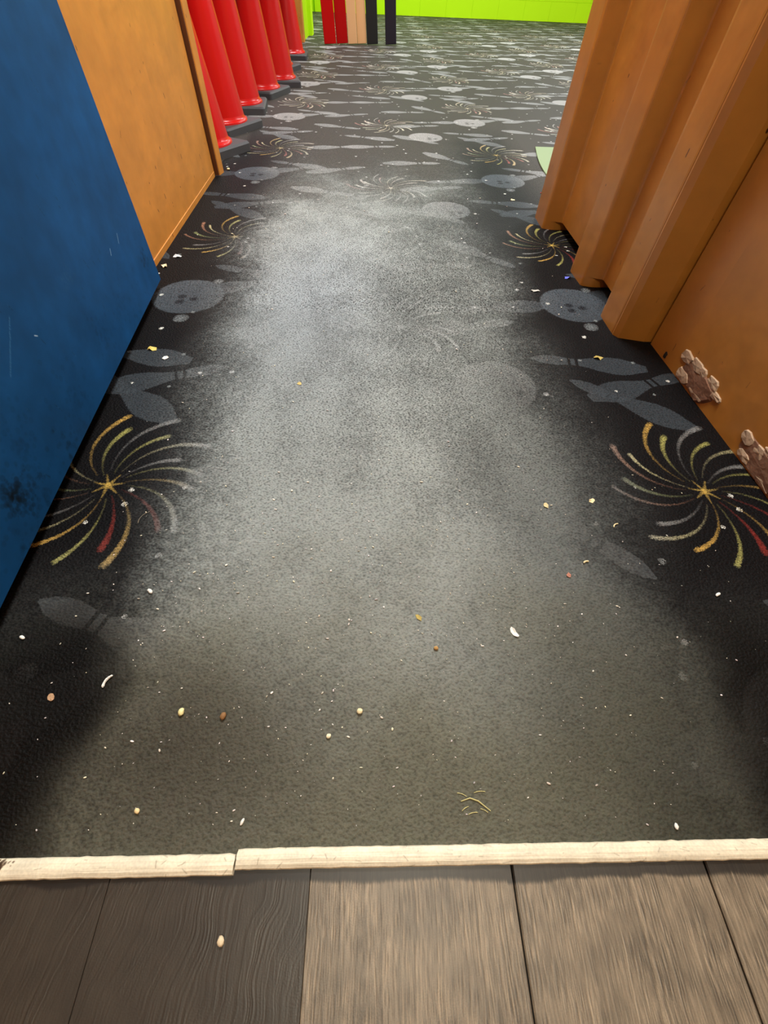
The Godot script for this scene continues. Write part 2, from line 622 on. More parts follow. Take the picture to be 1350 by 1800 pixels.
# level piece of carpet; za, zb: the lengths that its picture spans, else the repeat
func sheet(st: SurfaceTool, x0: float, x1: float, z0: float, z1: float, za := 0.0, zb := 0.0) -> void:
	var q := [Vector2(x0, z0), Vector2(x1, z0), Vector2(x1, z1), Vector2(x0, z1)]
	for k in [0, 3, 2, 0, 2, 1]:
		var p: Vector2 = q[k]
		st.set_normal(Vector3.UP)
		if zb > za:
			st.set_uv(Vector2((p.x - NX0) / (NX1 - NX0), (p.y - za) / (zb - za)))
		else:
			st.set_uv(Vector2(p.x / TA, p.y / TB))
		st.add_vertex(P(p.x, 0, p.y))

func build_floor() -> void:
	make_carpet_materials()
	var fl := root3("floor")
	tag(fl, "floor with black bowling print carpet meeting brown vinyl planks", "floor", "", "structure")
	mi("subfloor", done(prism(rect(-3.0, 9.0, -5.0, 21.0), -0.30, -0.024)), m_grey, fl)
	var st := SurfaceTool.new()
	st.begin(Mesh.PRIMITIVE_TRIANGLES)
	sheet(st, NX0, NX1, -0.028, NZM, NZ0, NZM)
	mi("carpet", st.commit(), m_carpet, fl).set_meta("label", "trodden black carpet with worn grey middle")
	var st1 := SurfaceTool.new()
	st1.begin(Mesh.PRIMITIVE_TRIANGLES)
	sheet(st1, NX0, NX1, NZM, NZ1, NZM, NZ1)
	mi("carpet", st1.commit(), m_carpet_mid, fl).set_meta("label", "dusty black carpet between the cones and the ribbed panel")
	var st2 := SurfaceTool.new()
	st2.begin(Mesh.PRIMITIVE_TRIANGLES)
	sheet(st2, -3.0, NX0, -0.02, NZ1)
	sheet(st2, NX1, 9.0, 1.0, NZ1)
	sheet(st2, -3.0, 9.0, NZ1, 21.0)
	mi("carpet", st2.commit(), m_carpet_far, fl).set_meta("label", "black carpet printed with bowling balls and pins")
	build_planks(fl)
	# pale threshold strip in two lengths
	var m := paint(Color.WHITE, 0.45)
	m.albedo_texture = strip_texture()
	m.heightmap_enabled = true
	m.heightmap_texture = bump_paint
	m.heightmap_scale = 0.03
	var tr := root3("trim_1")
	tag(tr, "pale cream threshold strip between carpet and vinyl planks", "threshold strip", "", "structure")
	strip_piece(tr, m, -1.15, -0.2405, -0.0205, 0.0045, 31)
	strip_piece(tr, m, -0.2375, 1.25, -0.0135, 0.003, 32)

func strip_piece(parent: Node, m: Material, x0: float, x1: float, zt: float, slope: float, sd: int) -> void:
	# low dome, 30 thousandths of a camera height wide, front and back edges nibbled
	var st := SurfaceTool.new()
	st.begin(Mesh.PRIMITIVE_TRIANGLES)
	var r := RandomNumberGenerator.new()
	r.seed = sd
	var n := int((x1 - x0) / 0.012)
	var prof := [[0.0, -0.02], [0.0, 0.0035], [0.0016, 0.0065], [0.008, 0.0095], [0.0155, 0.0105], [0.023, 0.0095], [0.0288, 0.0065], [0.0305, 0.0035], [0.0305, -0.02]]
	var cols: Array = []
	for i in n + 1:
		var x := lerpf(x0, x1, float(i) / n)
		var zc := zt + slope * (x + 0.24) 
		var j0 := r.randfn(0, 0.0004)
		var j1 := r.randfn(0, 0.0004)
		if i == 0 or i == n: j0 -= 0.001
		var c: Array = []
		for k in prof.size():
			var off: float = prof[k][0]
			var s := off / 0.0305
			c.append(Vector3(x + (r.randfn(0, 0.0007) if (i == 0 or i == n) else 0.0), prof[k][1], zc - off + lerpf(j0, j1, s)))
		cols.append(c)
	for i in n:
		for k in prof.size() - 1:
			var q: Array[Vector3] = [cols[i][k], cols[i + 1][k], cols[i + 1][k + 1], cols[i][k + 1]]
			var a := [P(q[0].x, q[0].y, q[0].z), P(q[1].x, q[1].y, q[1].z), P(q[2].x, q[2].y, q[2].z), P(q[3].x, q[3].y, q[3].z)]
			var out := Vector3(0, 0.4, 0) + Vector3(0, 0, (k - 3.5) * 0.3)
			for t in [[0, 1, 2], [0, 2, 3]]:
				var nn: Vector3 = (a[t[2]] - a[t[0]]).cross(a[t[1]] - a[t[0]])
				var o: Array = t if nn.dot(out) >= 0 else [t[0], t[2], t[1]]
				for v in o:
					st.set_uv(Vector2((q[v].x + 1.2) / 2.5, (zt + 0.02 - q[v].z) / 0.07))
					st.add_vertex(a[v])
	for e in [0, n]:
		for k in range(1, prof.size() - 1):
			var q: Array[Vector3] = [cols[e][0], cols[e][k], cols[e][k + 1]]
			st.set_uv(Vector2(0.5, 0.5))
			tri(st, P(q[0].x, q[0].y, q[0].z), P(q[1].x, q[1].y, q[1].z), P(q[2].x, q[2].y, q[2].z), Vector3(-1 if e == 0 else 1, 0, 0))
	mi("strip", done(st), m, parent)

func strip_texture() -> ImageTexture:
	var w := 2048
	var h := 64
	var a := noise_bytes(w, h, 0.02, 61, 4)
	var f := noise_bytes(w, h, 0.2, 62, 2)
	var im := Image.create_empty(w, h, false, Image.FORMAT_RGB8)
	for j in h:
		for i in w:
			var k := 0.9 + a[j * w + i] * 0.0005 + (f[j * w + i] - 128) * 0.0004
			im.set_pixel(i, j, Color(0.92 * k, 0.89 * k, 0.78 * k))
	var r := RandomNumberGenerator.new()
	r.seed = 63
	for k in 170:
		var x := r.randf() * w
		var y := r.randf_range(4, 60)
		var ang := r.randf() * PI
		for s in r.randi_range(3, 16):
			smudge(im, x, y, 0.5, Color(0.42, 0.38, 0.29), 0.35)
			x += cos(ang)
			y += sin(ang) * 0.6
	# old scorched stain near the left end, and two fine cracks
	for k in 60:
		smudge(im, 443 + r.randfn(0, 9), 30 + r.randfn(0, 7), r.randf_range(0.8, 3.0), Color(0.2, 0.13, 0.06), 0.6)
	for y in h:
		smudge(im, 500 + y * 0.25, y, 0.5, Color(0.95, 0.93, 0.85), 0.6)
		smudge(im, 543, y, 0.5, Color(0.95, 0.93, 0.85), 0.6)
	return ImageTexture.create_from_image(im)

func build_planks(fl: Node) -> void:
	# one grain picture for all boards, x from -1.2 to 1.4, z from -0.03 to -0.63 (camera heights)
	var w := 2048
	var h := 512
	var fiber := noise_bytes(w, h, 0.5, 71, 1)
	var wav := noise_bytes(w, h, 0.006, 72, 3)
	var patch := noise_bytes(w, h, 0.012, 73, 4)
	var n1 := FastNoiseLite.new()
	n1.seed = 74
	n1.frequency = 1.0
	n1.fractal_octaves = 3
	var si := Image.create_from_data(w, 40, false, Image.FORMAT_L8, noise_bytes(w, 40, 0.42, 75, 2))
	si.resize(w, h, Image.INTERPOLATE_CUBIC)
	var streak := si.get_data()
	var line := PackedFloat32Array()
	line.resize(4096)
	for i in 4096:
		line[i] = n1.get_noise_1d(i * 0.7)
	var edges := [-1.157, -0.81, -0.457, -0.104, 0.262, 0.625, 0.985, 1.345]
	var out := PackedByteArray()
	out.resize(w * h * 3)
	var bump := PackedByteArray()
	bump.resize(w * h)
	for i in w:
		var x := -1.2 + 2.6 * (i + 0.5) / w
		var b := 0
		while b < edges.size() and edges[b] < x: b += 1
		for j in h:
			var at := j * w + i
			var z := 0.6 * j / h
			# the fibres of the board left of the second joint wander, the others run straight
			var lean := (z * 260.0 * (0.55 if b <= 3 else 0.03)) + (wav[at] - 128) * (0.10 if b <= 3 else 0.03)
			var p := (i + lean) * (1.0 if b > 3 else 0.62) + b * 611.0
			var k0 := int(floor(p))
			var l := lerpf(line[k0 & 4095], line[(k0 + 1) & 4095], p - floor(p))
			var l2 := line[int(p * 0.37 + 900.0) & 4095]
			var g := l * 0.55 + l2 * 0.22 + (fiber[at] - 128) * 0.001 + (streak[at] - 128) * (0.0035 if b > 3 else 0.0015)
			g *= 0.45 + patch[(at + 90000) % (w * h)] * 0.004
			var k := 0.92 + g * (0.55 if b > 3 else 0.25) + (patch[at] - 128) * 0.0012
			if b <= 3: k *= 0.40  # left boards darkened in the colour to stand for shade there
			# black sealant squeezed out along the strip
			var rag := 0.017 + (patch[(at * 7) % (w * h)] * 0.0 + wav[at] * 0.00006) + absf(line[(i * 3) & 4095]) * 0.006
			if x > 0.25 and x < 0.5: rag += 0.004
			var s := ss(rag, rag + 0.008, z)
			k *= lerpf(0.32, 1.0, s)
			out[at * 3] = clampi(int(126.0 * k), 0, 255)
			out[at * 3 + 1] = clampi(int(114.0 * k), 0, 255)
			out[at * 3 + 2] = clampi(int(94.0 * k), 0, 255)
			bump[at] = clampi(int(128.0 + g * 120.0 * s), 0, 255)
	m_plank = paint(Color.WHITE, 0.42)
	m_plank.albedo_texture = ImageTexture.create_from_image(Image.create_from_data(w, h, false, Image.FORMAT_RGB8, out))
	m_plank.heightmap_enabled = true
	m_plank.heightmap_texture = ImageTexture.create_from_image(Image.create_from_data(w, h, false, Image.FORMAT_L8, bump))
	m_plank.heightmap_scale = 0.05
	var g := 0.0016
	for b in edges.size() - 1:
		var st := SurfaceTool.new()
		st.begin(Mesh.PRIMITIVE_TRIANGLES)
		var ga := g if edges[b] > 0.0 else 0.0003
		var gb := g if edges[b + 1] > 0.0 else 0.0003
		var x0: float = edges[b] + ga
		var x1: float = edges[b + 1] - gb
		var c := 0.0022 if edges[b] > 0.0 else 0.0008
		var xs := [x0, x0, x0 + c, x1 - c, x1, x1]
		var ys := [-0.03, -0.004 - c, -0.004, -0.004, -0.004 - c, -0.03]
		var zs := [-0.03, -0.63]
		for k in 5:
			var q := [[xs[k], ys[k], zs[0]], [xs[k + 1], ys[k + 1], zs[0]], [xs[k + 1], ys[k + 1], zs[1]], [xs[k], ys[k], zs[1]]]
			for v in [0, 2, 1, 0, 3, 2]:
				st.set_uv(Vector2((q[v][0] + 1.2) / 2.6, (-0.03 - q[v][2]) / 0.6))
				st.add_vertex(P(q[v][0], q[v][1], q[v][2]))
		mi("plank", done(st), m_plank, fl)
	# the boards behind the photographer
	mi("plank_field", done(prism(rect(-1.157, 1.345, -5.0, -0.633), -0.024, -0.004)), paint(rgb8(104, 91, 76), 0.45), fl)

# ===================================================================== walls
func build_walls() -> void:
	var H := 5.0
	# ceiling and the shell outside the frame
	tag(mi("ceiling", done(prism(rect(-3.0, 9.0, -5.2, 21.0), H, H + 0.2)), paint(rgb8(205, 203, 196), 0.8)), "off white flat ceiling over corridor and hall", "ceiling", "", "structure")
	tag(mi("wall_back", done(prism(rect(-1.5, 1.5, -5.2, -5.0), -0.024, H)), m_orange), "orange end wall behind the vinyl planks", "wall", "", "structure")
	tag(mi("wall_hall_right", done(prism(rect(8.0, 8.2, 3.0, 21.0), 0.0, H)), m_pale), "pale grey side wall of the hall out of sight", "wall", "", "structure")
	tag(mi("wall_hall_near", done(prism(rect(1.42, 8.2, 3.0, 3.2), 0.0, H)), m_pale), "pale grey wall turning the corner out of the corridor", "wall", "", "structure")
	# far wall: painted concrete blocks
	var far := root3("wall_far")
	tag(far, "bright lime green painted block wall across the far end", "wall", "", "structure")
	mi("wall_face", done(prism(rect(-3.0, 8.2, 20.12, 20.4), 0.0, H)), m_lime, far)
	var blk := bevel_box(Vector3(0.3992, 0.1992, 0.06), 0.0015)
	for r in 3:
		for k in 14:
			var x := -1.85 + (k + (0.5 if r % 2 else 0.0)) * 0.8 + 0.4
			if x > 8.0: continue
			mi("block", blk, m_lime, far).position = P(x, 0.2 + r * 0.4, 20.10)
	# left: orange panel behind the door, a slot, the end strip
	var left := root3("wall_left")
	tag(left, "mustard orange painted wall behind the blue door", "wall", "", "structure")
	var lp := PackedVector2Array([Vector2(-1.30, -5.0), Vector2(-1.09, -5.0), Vector2(-1.122, 2.0), Vector2(-1.172, 3.875), Vector2(-1.30, 3.875)])
	mi("wall_panel", done(prism(lp, 0.0, H)), m_orange, left)
	mi("slot_shade", done(prism(rect(-1.30, -1.146, 3.893, 3.91), 0.0, H)), paint(rgb8(96, 52, 16), 0.6), left)  # dark brown face paints in the shade inside the slot
	mi("end_strip", done(prism(rounded(PackedVector2Array([Vector2(-1.30, 3.903), Vector2(-1.140, 3.903), Vector2(-1.127, 3.98), Vector2(-1.30, 3.985)]), 0.008), 0.0, H)), m_orange, left)
	var bs := PackedVector2Array([Vector2(-1.135, 2.0), Vector2(-1.1195, 2.0), Vector2(-1.1285, 2.4), Vector2(-1.1700, 3.872), Vector2(-1.18, 3.872)])
	mi("base_strip", done(prism(bs, 0.0, 0.030, 0.0015)), m_orange, left)
	# recess behind the cones, its shade and red bounce put into the wall colour
	tag(mi("wall_recess", done(prism(PackedVector2Array([Vector2(-2.05, 3.78), Vector2(-1.30, 3.78), Vector2(-1.30, 3.98), Vector2(-1.88, 3.98), Vector2(-1.88, 12.4), Vector2(-2.05, 12.4)]), 0.0, H)), m_recess_shade), "recessed wall behind the row of traffic cones, shade painted in as dark maroon", "wall", "", "structure")
	tag(mi("column", done(prism(rounded(rect(-2.0, -1.372, 12.2, 12.42), 0.012), 0.0, H)), m_orange), "orange painted pier at the far end of the cone row", "column", "", "structure")
	var gr := root3("wall_left_far")
	tag(gr, "lime green wall end beyond the orange pier and cones", "wall", "", "structure")
	mi("wall_side", done(prism(rect(-3.0, -1.40, 12.42, 13.4), 0.0, H)), m_lime, gr)
	mi("wall_end", done(prism(rect(-3.0, -1.325, 13.4, 13.75), 0.0, H)), m_lime, gr)
	mi("wall_side", done(prism(rect(-3.0, -2.6, 13.75, 20.3), 0.0, H)), m_lime, gr)
	# right: flat wall, deep frame edge, folded metal panel
	var right := root3("wall_right")
	tag(right, "brownish orange wall with folded metal ribs and chipped base", "wall", "", "structure")
	var rp := PackedVector2Array([Vector2(1.232, 1.722), Vector2(1.252, 0.9), Vector2(1.256, -5.0), Vector2(1.42, -5.0), Vector2(1.42, 1.722)])
	mi("wall_panel", done(prism(rp, 0.0, H)), m_orange_r, right)
	var fr := PackedVector2Array([Vector2(1.42, 1.80), Vector2(1.42, 1.738), Vector2(1.207, 1.738), Vector2(1.101, 1.766), Vector2(1.0845, 1.792), Vector2(1.0845, 1.80)])
	mi("frame_edge", done(prism(fr, 0.0, H)), m_orange_r, right)
	# folded metal: three ribs, the troughs between them cut short above the carpet
	var cp := PackedVector2Array([Vector2(1.40, 1.801), Vector2(1.0845, 1.801), Vector2(1.084, 1.963), Vector2(1.166, 2.06), Vector2(1.170, 2.236), Vector2(1.079, 2.268),
		Vector2(1.073, 2.44), Vector2(1.166, 2.58), Vector2(1.168, 3.004), Vector2(1.061, 3.038), Vector2(1.062, 3.241), Vector2(1.40, 3.241)])
	mi("ribbed_panel", done(prism(rounded(cp, 0.014, 3), 0.045, H)), m_orange_r, right)
	for q in [[[1.30, 1.801], [1.0845, 1.801], [1.084, 1.963], [1.15, 2.055], [1.30, 2.055]], [[1.30, 2.25], [1.13, 2.252], [1.079, 2.268], [1.073, 2.44], [1.14, 2.545], [1.30, 2.545]],
			[[1.30, 3.02], [1.12, 3.02], [1.061, 3.038], [1.062, 3.241], [1.30, 3.241]]]:
		var foot := PackedVector2Array()
		for v in q: foot.append(Vector2(v[0], v[1]))
		mi("rib_foot", done(prism(rounded(foot, 0.012, 3), 0.0, 0.045)), m_orange_r, right)
	chips(right)

func chips(right: Node) -> void:
	# broken plaster at the foot of the right wall: lumps of brown core with pale broken rims
	var core := paint(rgb8(134, 98, 74), 0.9)
	core.heightmap_enabled = true
	core.heightmap_texture = bump_paint
	core.heightmap_scale = 0.08
	core.uv1_triplanar = true
	core.uv1_scale = Vector3(6, 6, 6)
	var pale := core.duplicate()
	pale.albedo_color = rgb8(190, 165, 135)
	var r := RandomNumberGenerator.new()
	r.seed = 91
	for spot in [[1.245, 1.50, 0.115], [0.80, 1.055, 0.10]]:
		var o := Node3D.new()
		o.name = "chipped_plaster"
		right.add_child(o, true)
		var z0: float = spot[0]
		var z1: float = spot[1]
		var ht: float = spot[2]
		mi("core", lump(r, (z1 - z0) * 0.5, ht * 0.5, 0.005), core, o).position = P(1.231 + (1.722 - (z0 + z1) / 2) * 0.0243, ht * 0.44, (z0 + z1) / 2)
		var n := 7
		for k in n:
			var t := (k + 0.5) / n
			var piece := mi("shard", lump(r, r.randf_range(0.025, 0.05), r.randf_range(0.014, 0.026), 0.0045), pale, o)
			var top := ht * (0.95 - 0.35 * absf(t - 0.45)) if k % 3 != 2 else ht * 0.25
			piece.position = P(1.2305 + (1.722 - lerpf(z0, z1, t)) * 0.0243, top * r.randf_range(0.75, 1.0), lerpf(z0, z1, t))
	mi("nail_hole", lump(r, 0.012, 0.018, 0.006), paint(rgb8(20, 12, 8), 0.9), right).position = P(1.238, 0.022, 1.60)

# irregular flattish lump in the z-y plane, half sizes in camera heights
func lump(r: RandomNumberGenerator, hz: float, hy: float, hx: float) -> ArrayMesh:
	var st := SurfaceTool.new()
	st.begin(Mesh.PRIMITIVE_TRIANGLES)
	var n := 11
	var ring: Array[Vector3] = []
	var face: Array[Vector3] = []
	for k in n:
		var a := TAU * k / n
		var q := r.randf_range(0.78, 1.12)
		var s := pow(maxf(absf(cos(a)), absf(sin(a))), -0.6)
		ring.append(Vector3(hx, sin(a) * hy * q * s, cos(a) * hz * q * s) * S)
		face.append(Vector3(-hx * r.randf_range(0.3, 1.0), sin(a) * hy * q * s * 0.8, cos(a) * hz * q * s * 0.86) * S)
	var c := Vector3(-hx * S, 0, 0)
	for k in n:
		var j := (k + 1) % n
		quad(st, ring[k], ring[j], face[j], face[k], ring[k] + ring[j] - Vector3(2 * hx * S, 0, 0))
		tri(st, face[k], face[j], c, Vector3.LEFT)
	return done(st)

func build_door() -> void:
	# hinge by the threshold, free edge towards the cones; underside a finger above the carpet
	var d := root3("door_1")
	tag(d, "open blue painted door with scuffed lower face on the left", "door", "", "structure")
	var hinge := Vector2(-0.857, 0.2)
	var free := Vector2(-1.02, 2.14)
	var ax := (free - hinge).normalized()
	var nr := Vector2(-ax.y, ax.x)       # away from the corridor
	if nr.x > 0: nr = -nr
	var m := paint(Color.WHITE, 0.5)
	m.metallic_specular = 0.25
	m.albedo_texture = door_texture(hinge.distance_to(free))
	m.heightmap_enabled = true
	m.heightmap_texture = bump_paint
	m.heightmap_scale = 0.03
	var st := SurfaceTool.new()
	st.begin(Mesh.PRIMITIVE_TRIANGLES)
	var L := hinge.distance_to(free)
	var y0 := 0.04
	var y1 := 4.1
	var th := 0.085
	var c := 0.004
	# outline across the thickness at the visible face, with small arrises
	var ring := [[0.0, th], [0.0, c], [c, 0.0], [L - c, 0.0], [L, c], [L, th]]
	for k in ring.size():
		var a: Array = ring[k]
		var b: Array = ring[(k + 1) % ring.size()]
		var pa: Vector2 = hinge + ax * float(a[0]) + nr * float(a[1])
		var pb: Vector2 = hinge + ax * float(b[0]) + nr * float(b[1])
		var q := [[pa, y0, a[0]], [pb, y0, b[0]], [pb, y1, b[0]], [pa, y1, a[0]]]
		var mid: Vector2 = (pa + pb) / 2 - (hinge + ax * L / 2 + nr * th / 2)
		var out := Vector3(mid.x, 0, -mid.y)
		var e1 := P(pb.x, 0, pb.y) - P(pa.x, 0, pa.y)
		var order := [0, 1, 2, 0, 2, 3] if Vector3.UP.cross(e1).dot(out) > 0 else [0, 2, 1, 0, 3, 2]
		for v in order:
			st.set_uv(Vector2(q[v][2] / L, 1.0 - q[v][1] / L))
			st.add_vertex(P(q[v][0].x, q[v][1], q[v][0].y))
	for y in [y0, y1]:
		var pts: Array[Vector3] = []
		for a in ring:
			var p: Vector2 = hinge + ax * a[0] + nr * a[1]
			pts.append(P(p.x, y, p.y))
		for k in range(1, ring.size() - 1):
			st.set_uv(Vector2(0.5, 0.9))
			tri(st, pts[0], pts[k], pts[k + 1], Vector3.DOWN if y == y0 else Vector3.UP)
	mi("door_leaf", done(st), m, d)
	# hinges on the near edge and a lever handle, above the frame
	var steel := paint(rgb8(150, 148, 142), 0.35, 0.9)
	for y in [0.5, 2.1, 3.7]:
		var st2 := SurfaceTool.new()
		st2.begin(Mesh.PRIMITIVE_TRIANGLES)
		tube(st2, PackedVector3Array([P(hinge.x + 0.01, y - 0.1, hinge.y - 0.02), P(hinge.x + 0.01, y + 0.1, hinge.y - 0.02)]), PackedFloat32Array([0.007, 0.007]), 10)
		mi("hinge", done(st2, true), steel, d)
	var hp := hinge + ax * (L - 0.14) - nr * 0.06
	var hq := hinge + ax * (L - 0.38) - nr * 0.07
	var hr := hinge + ax * (L - 0.14)
	var st3 := SurfaceTool.new()
	st3.begin(Mesh.PRIMITIVE_TRIANGLES)
	tube(st3, PackedVector3Array([P(hr.x, 2.0, hr.y), P(hp.x, 2.0, hp.y), P(hq.x, 2.0, hq.y)]), PackedFloat32Array([0.012, 0.011, 0.009]), 10)
	mi("door_handle", done(st3, true), steel, d)

func door_texture(L: float) -> ImageTexture:
	var n := 1024
	var a := noise_bytes(n, n, 0.005, 81, 4)
	var f := noise_bytes(n, n, 0.02, 82, 4)
	var d := PackedByteArray()
	d.resize(n * n * 3)
	for i in n * n:
		var k := 0.86 + a[i] * 0.0006 + (f[i] - 128) * 0.00045
		d[i * 3] = clampi(int(21.0 * k), 0, 255)
		d[i * 3 + 1] = clampi(int(77.0 * k), 0, 255)
		d[i * 3 + 2] = clampi(int(128.0 * k), 0, 255)
	var im := Image.create_from_data(n, n, false, Image.FORMAT_RGB8, d)
	var r := RandomNumberGenerator.new()
	r.seed = 83
	var black := Color(0.05, 0.06, 0.07)
	var X := func(s: float) -> float: return s / L * n
	var Y := func(y: float) -> float: return (1.0 - y / L) * n
	# kicked and rubbed places: (along, height, spread, strength, count)
	for q in [[0.495, 0.155, 0.018, 0.16, 130], [0.551, 0.124, 0.03, 0.10, 90], [0.76, 0.05, 0.03, 0.10, 60], [1.833, 0.173, 0.02, 0.14, 40], [1.228, 0.162, 0.05, 0.06, 60],
			[0.62, 0.21, 0.05, 0.06, 90], [0.9, 0.09, 0.06, 0.06, 90], [1.5, 0.08, 0.08, 0.05, 90], [0.45, 0.06, 0.05, 0.08, 80]]:
		for k in q[4]:
			smudge(im, X.call(q[0] + r.randfn(0, q[2])), Y.call(q[1] + r.randfn(0, q[2] * 1.3)), r.randf_range(1, 5), black, q[3])
	for k in 50:
		smudge(im, X.call(1.192 + r.randfn(0, 0.03)), Y.call(0.37 + r.randfn(0, 0.012)), r.randf_range(1, 4), Color(0.35, 0.45, 0.55), 0.06)
	for q in [[1.677, 0.327, -0.02, 0.03], [1.567, 0.315, -0.015, 0.02], [0.911, 0.344, 0.012, 0.008]]:
		for k in 12:
			smudge(im, X.call(q[0] + q[2] * k / 12.0), Y.call(q[1] - q[3] * k / 12.0), 0.8, Color(0.75, 0.82, 0.88), 0.7)
	for k in 140:
		smudge(im, X.call(0.74 + 0.13 * k / 140.0 + r.randfn(0, 0.002)), Y.call(0.33 + 0.09 * k / 140.0), 0.8, Color(0.35, 0.55, 0.7), 0.25)
	for k in 46:
		var x := r.randf() * n
		var y: float = Y.call(r.randf() * 0.8)
		for s in r.randi_range(3, 20):
			smudge(im, x + s * 0.3, y + s, 0.7, black if r.randf() < 0.7 else Color(0.4, 0.55, 0.65), 0.2)
	return ImageTexture.create_from_image(im)

# ===================================================================== things
func build_cones() -> void:
	# one cone: square rubber base, flared foot, tapering body, open lip
	var c := root3("traffic_cone")
	var sq := rounded(rect(-0.27, 0.27, -0.27, 0.27), 0.03, 4)
	var st := prism(sq, 0.0, 0.062, 0.014)
	mi("base", done(st), m_rubber, c)
	var foot := PackedVector2Array([Vector2(0.236, 0.060), Vector2(0.236, 0.072), Vector2(0.231, 0.078), Vector2(0.222, 0.082), Vector2(0.214, 0.092), Vector2(0.210, 0.108)])
	var body := PackedVector2Array([Vector2(0.210, 0.108), Vector2(0.165, 0.43), Vector2(0.116, 0.78), Vector2(0.046, 1.28), Vector2(0.042, 1.295), Vector2(0.034, 1.298), Vector2(0.030, 1.29), Vector2(0.028, 1.1)])
	for k in foot.size(): foot[k] *= S
	for k in body.size(): body[k] *= S
	mi("foot_ring", lathe(foot, 48), m_cone, c)
	mi("body", lathe(body, 48), m_cone, c)
	# (x, z, turn of the base, label)
	var spots := [
		[-1.399, 4.498, 0.517, "traffic cone half hidden behind the orange wall edge, first of the row"],
		[-1.419, 5.289, 0.441, "second traffic cone from the orange wall edge, base corner towards the walkway"],
		[-1.417, 6.133, -0.11, "third traffic cone from the orange wall edge, base square to the corridor"],
		[-1.350, 6.999, 0.30, "fourth traffic cone from the orange wall edge, with a turned base"],
		[-1.246, 7.700, -0.22, "fifth traffic cone from the orange wall edge, standing furthest out"],
		[-1.414, 8.790, 0.31, "sixth traffic cone from the orange wall edge, only its base corner showing"],
		[-1.372, 10.08, -0.06, "last traffic cone of the row, beside the orange pier"],
	]
	for i in spots.size():
		var o: Node3D = c
		if i > 0:
			o = c.duplicate()
			o.name = "traffic_cone_%03d" % i
			add_child(o)
	var k := 0
	for ch in get_children():
		if String(ch.name).begins_with("traffic_cone"):
			var q: Array = spots[k]
			(ch as Node3D).position = P(q[0], 0, q[1])
			(ch as Node3D).rotation.y = -q[2]
			tag(ch, "red orange " + q[3], "traffic cone", "traffic cones along the left wall")
			k += 1

func build_boards() -> void:
	var red := paint(rgb8(188, 14, 10), 0.6)
	red.metallic_specular = 0.2
	var red2 := paint(rgb8(172, 13, 10), 0.6)
	red2.metallic_specular = 0.2
	var tan := paint(Color.WHITE, 0.5)
	var gi := noise_image(256, 0.01, 95, 3)
	tan.albedo_color = rgb8(226, 172, 116)
	tan.heightmap_enabled = true
	tan.heightmap_texture = gi
	tan.heightmap_scale = 0.03
	var black := paint(rgb8(18, 20, 17), 0.4)
	var purple := paint(rgb8(20, 12, 26), 0.4)
	# (left x, width, z, thickness, material, label)
	for q in [[-0.968, 0.224, 12.02, red, "red painted board leaning nearest the orange pier"],
			[-0.742, 0.216, 12.16, red2, "red painted board leaning against the bare tan board"],
			[-0.518, 0.172, 12.16, tan, "bare tan board leaning next to the red boards"],
			[-0.344, 0.178, 12.26, tan, "bare tan board leaning next to the black boards"],
			[-0.158, 0.212, 12.24, black, "black board leaning against the bare tan board"],
			[0.200, 0.212, 12.32, purple, "purplish black board standing apart at the right of the leaning boards"]]:
		var o := root3("leaning_board", P(q[0] + q[1] / 2, 0.012, q[2]))
		tag(o, q[4], "board", "boards leaning by the far green wall")
		var tall := 2.6
		var b := mi("board", bevel_box(Vector3(q[1] * S, tall * S, 0.024), 0.003), q[3], o)
		b.position = Vector3(0, tall * S / 2, 0)
		o.rotation.z = 0.062
		var cap := mi("end_cap", bevel_box(Vector3(q[1] * S + 0.002, 0.01, 0.026), 0.002), q[3], o)
		cap.position = Vector3(0, tall * S, 0)

func build_paper() -> void:
	# pale green card lying by the folded panel, its near edge a curve
	var poly := PackedVector2Array()
	for k in 13:
		var t := k / 12.0
		poly.append(Vector2(1.468 - 0.105 * sin(t * PI * 0.5), lerpf(4.98, 4.10, t)))
	poly.append(Vector2(1.42, 3.98)); poly.append(Vector2(1.72, 3.98)); poly.append(Vector2(1.74, 4.98))
	var o := root3("paper_card")
	tag(o, "pale green card lying on the carpet behind the ribbed orange panel", "card")
	mi("card", done(prism(poly, 0.003, 0.010)), paint(rgb8(128, 148, 98), 0.6), o)

func flake(r: RandomNumberGenerator, a: float, b: float, t: float, n := 9) -> ArrayMesh:
	# a torn scrap: ragged outline, dog-eared, with thickness; half sizes in metres
	var st := SurfaceTool.new()
	st.begin(Mesh.PRIMITIVE_TRIANGLES)
	var top: Array[Vector3] = []
	var low: Array[Vector3] = []
	for k in n:
		var g := TAU * k / n
		var q := r.randf_range(0.62, 1.15)
		var lift := maxf(0.0, r.randfn(0.0, 0.35)) * minf(a, b)
		var p := Vector3(cos(g) * a * q, lift, sin(g) * b * q)
		low.append(p + Vector3(0, 0.0003, 0))
		top.append(p + Vector3(0, 0.0003 + t, 0))
	for k in n:
		var j := (k + 1) % n
		tri(st, top[k], top[j], Vector3(0, t + 0.0006, 0), Vector3.UP)
		tri(st, low[k], low[j], Vector3(0, 0.0003, 0), Vector3.DOWN)
		quad(st, low[k], low[j], top[j], top[k], low[k] + low[j])
	return done(st)

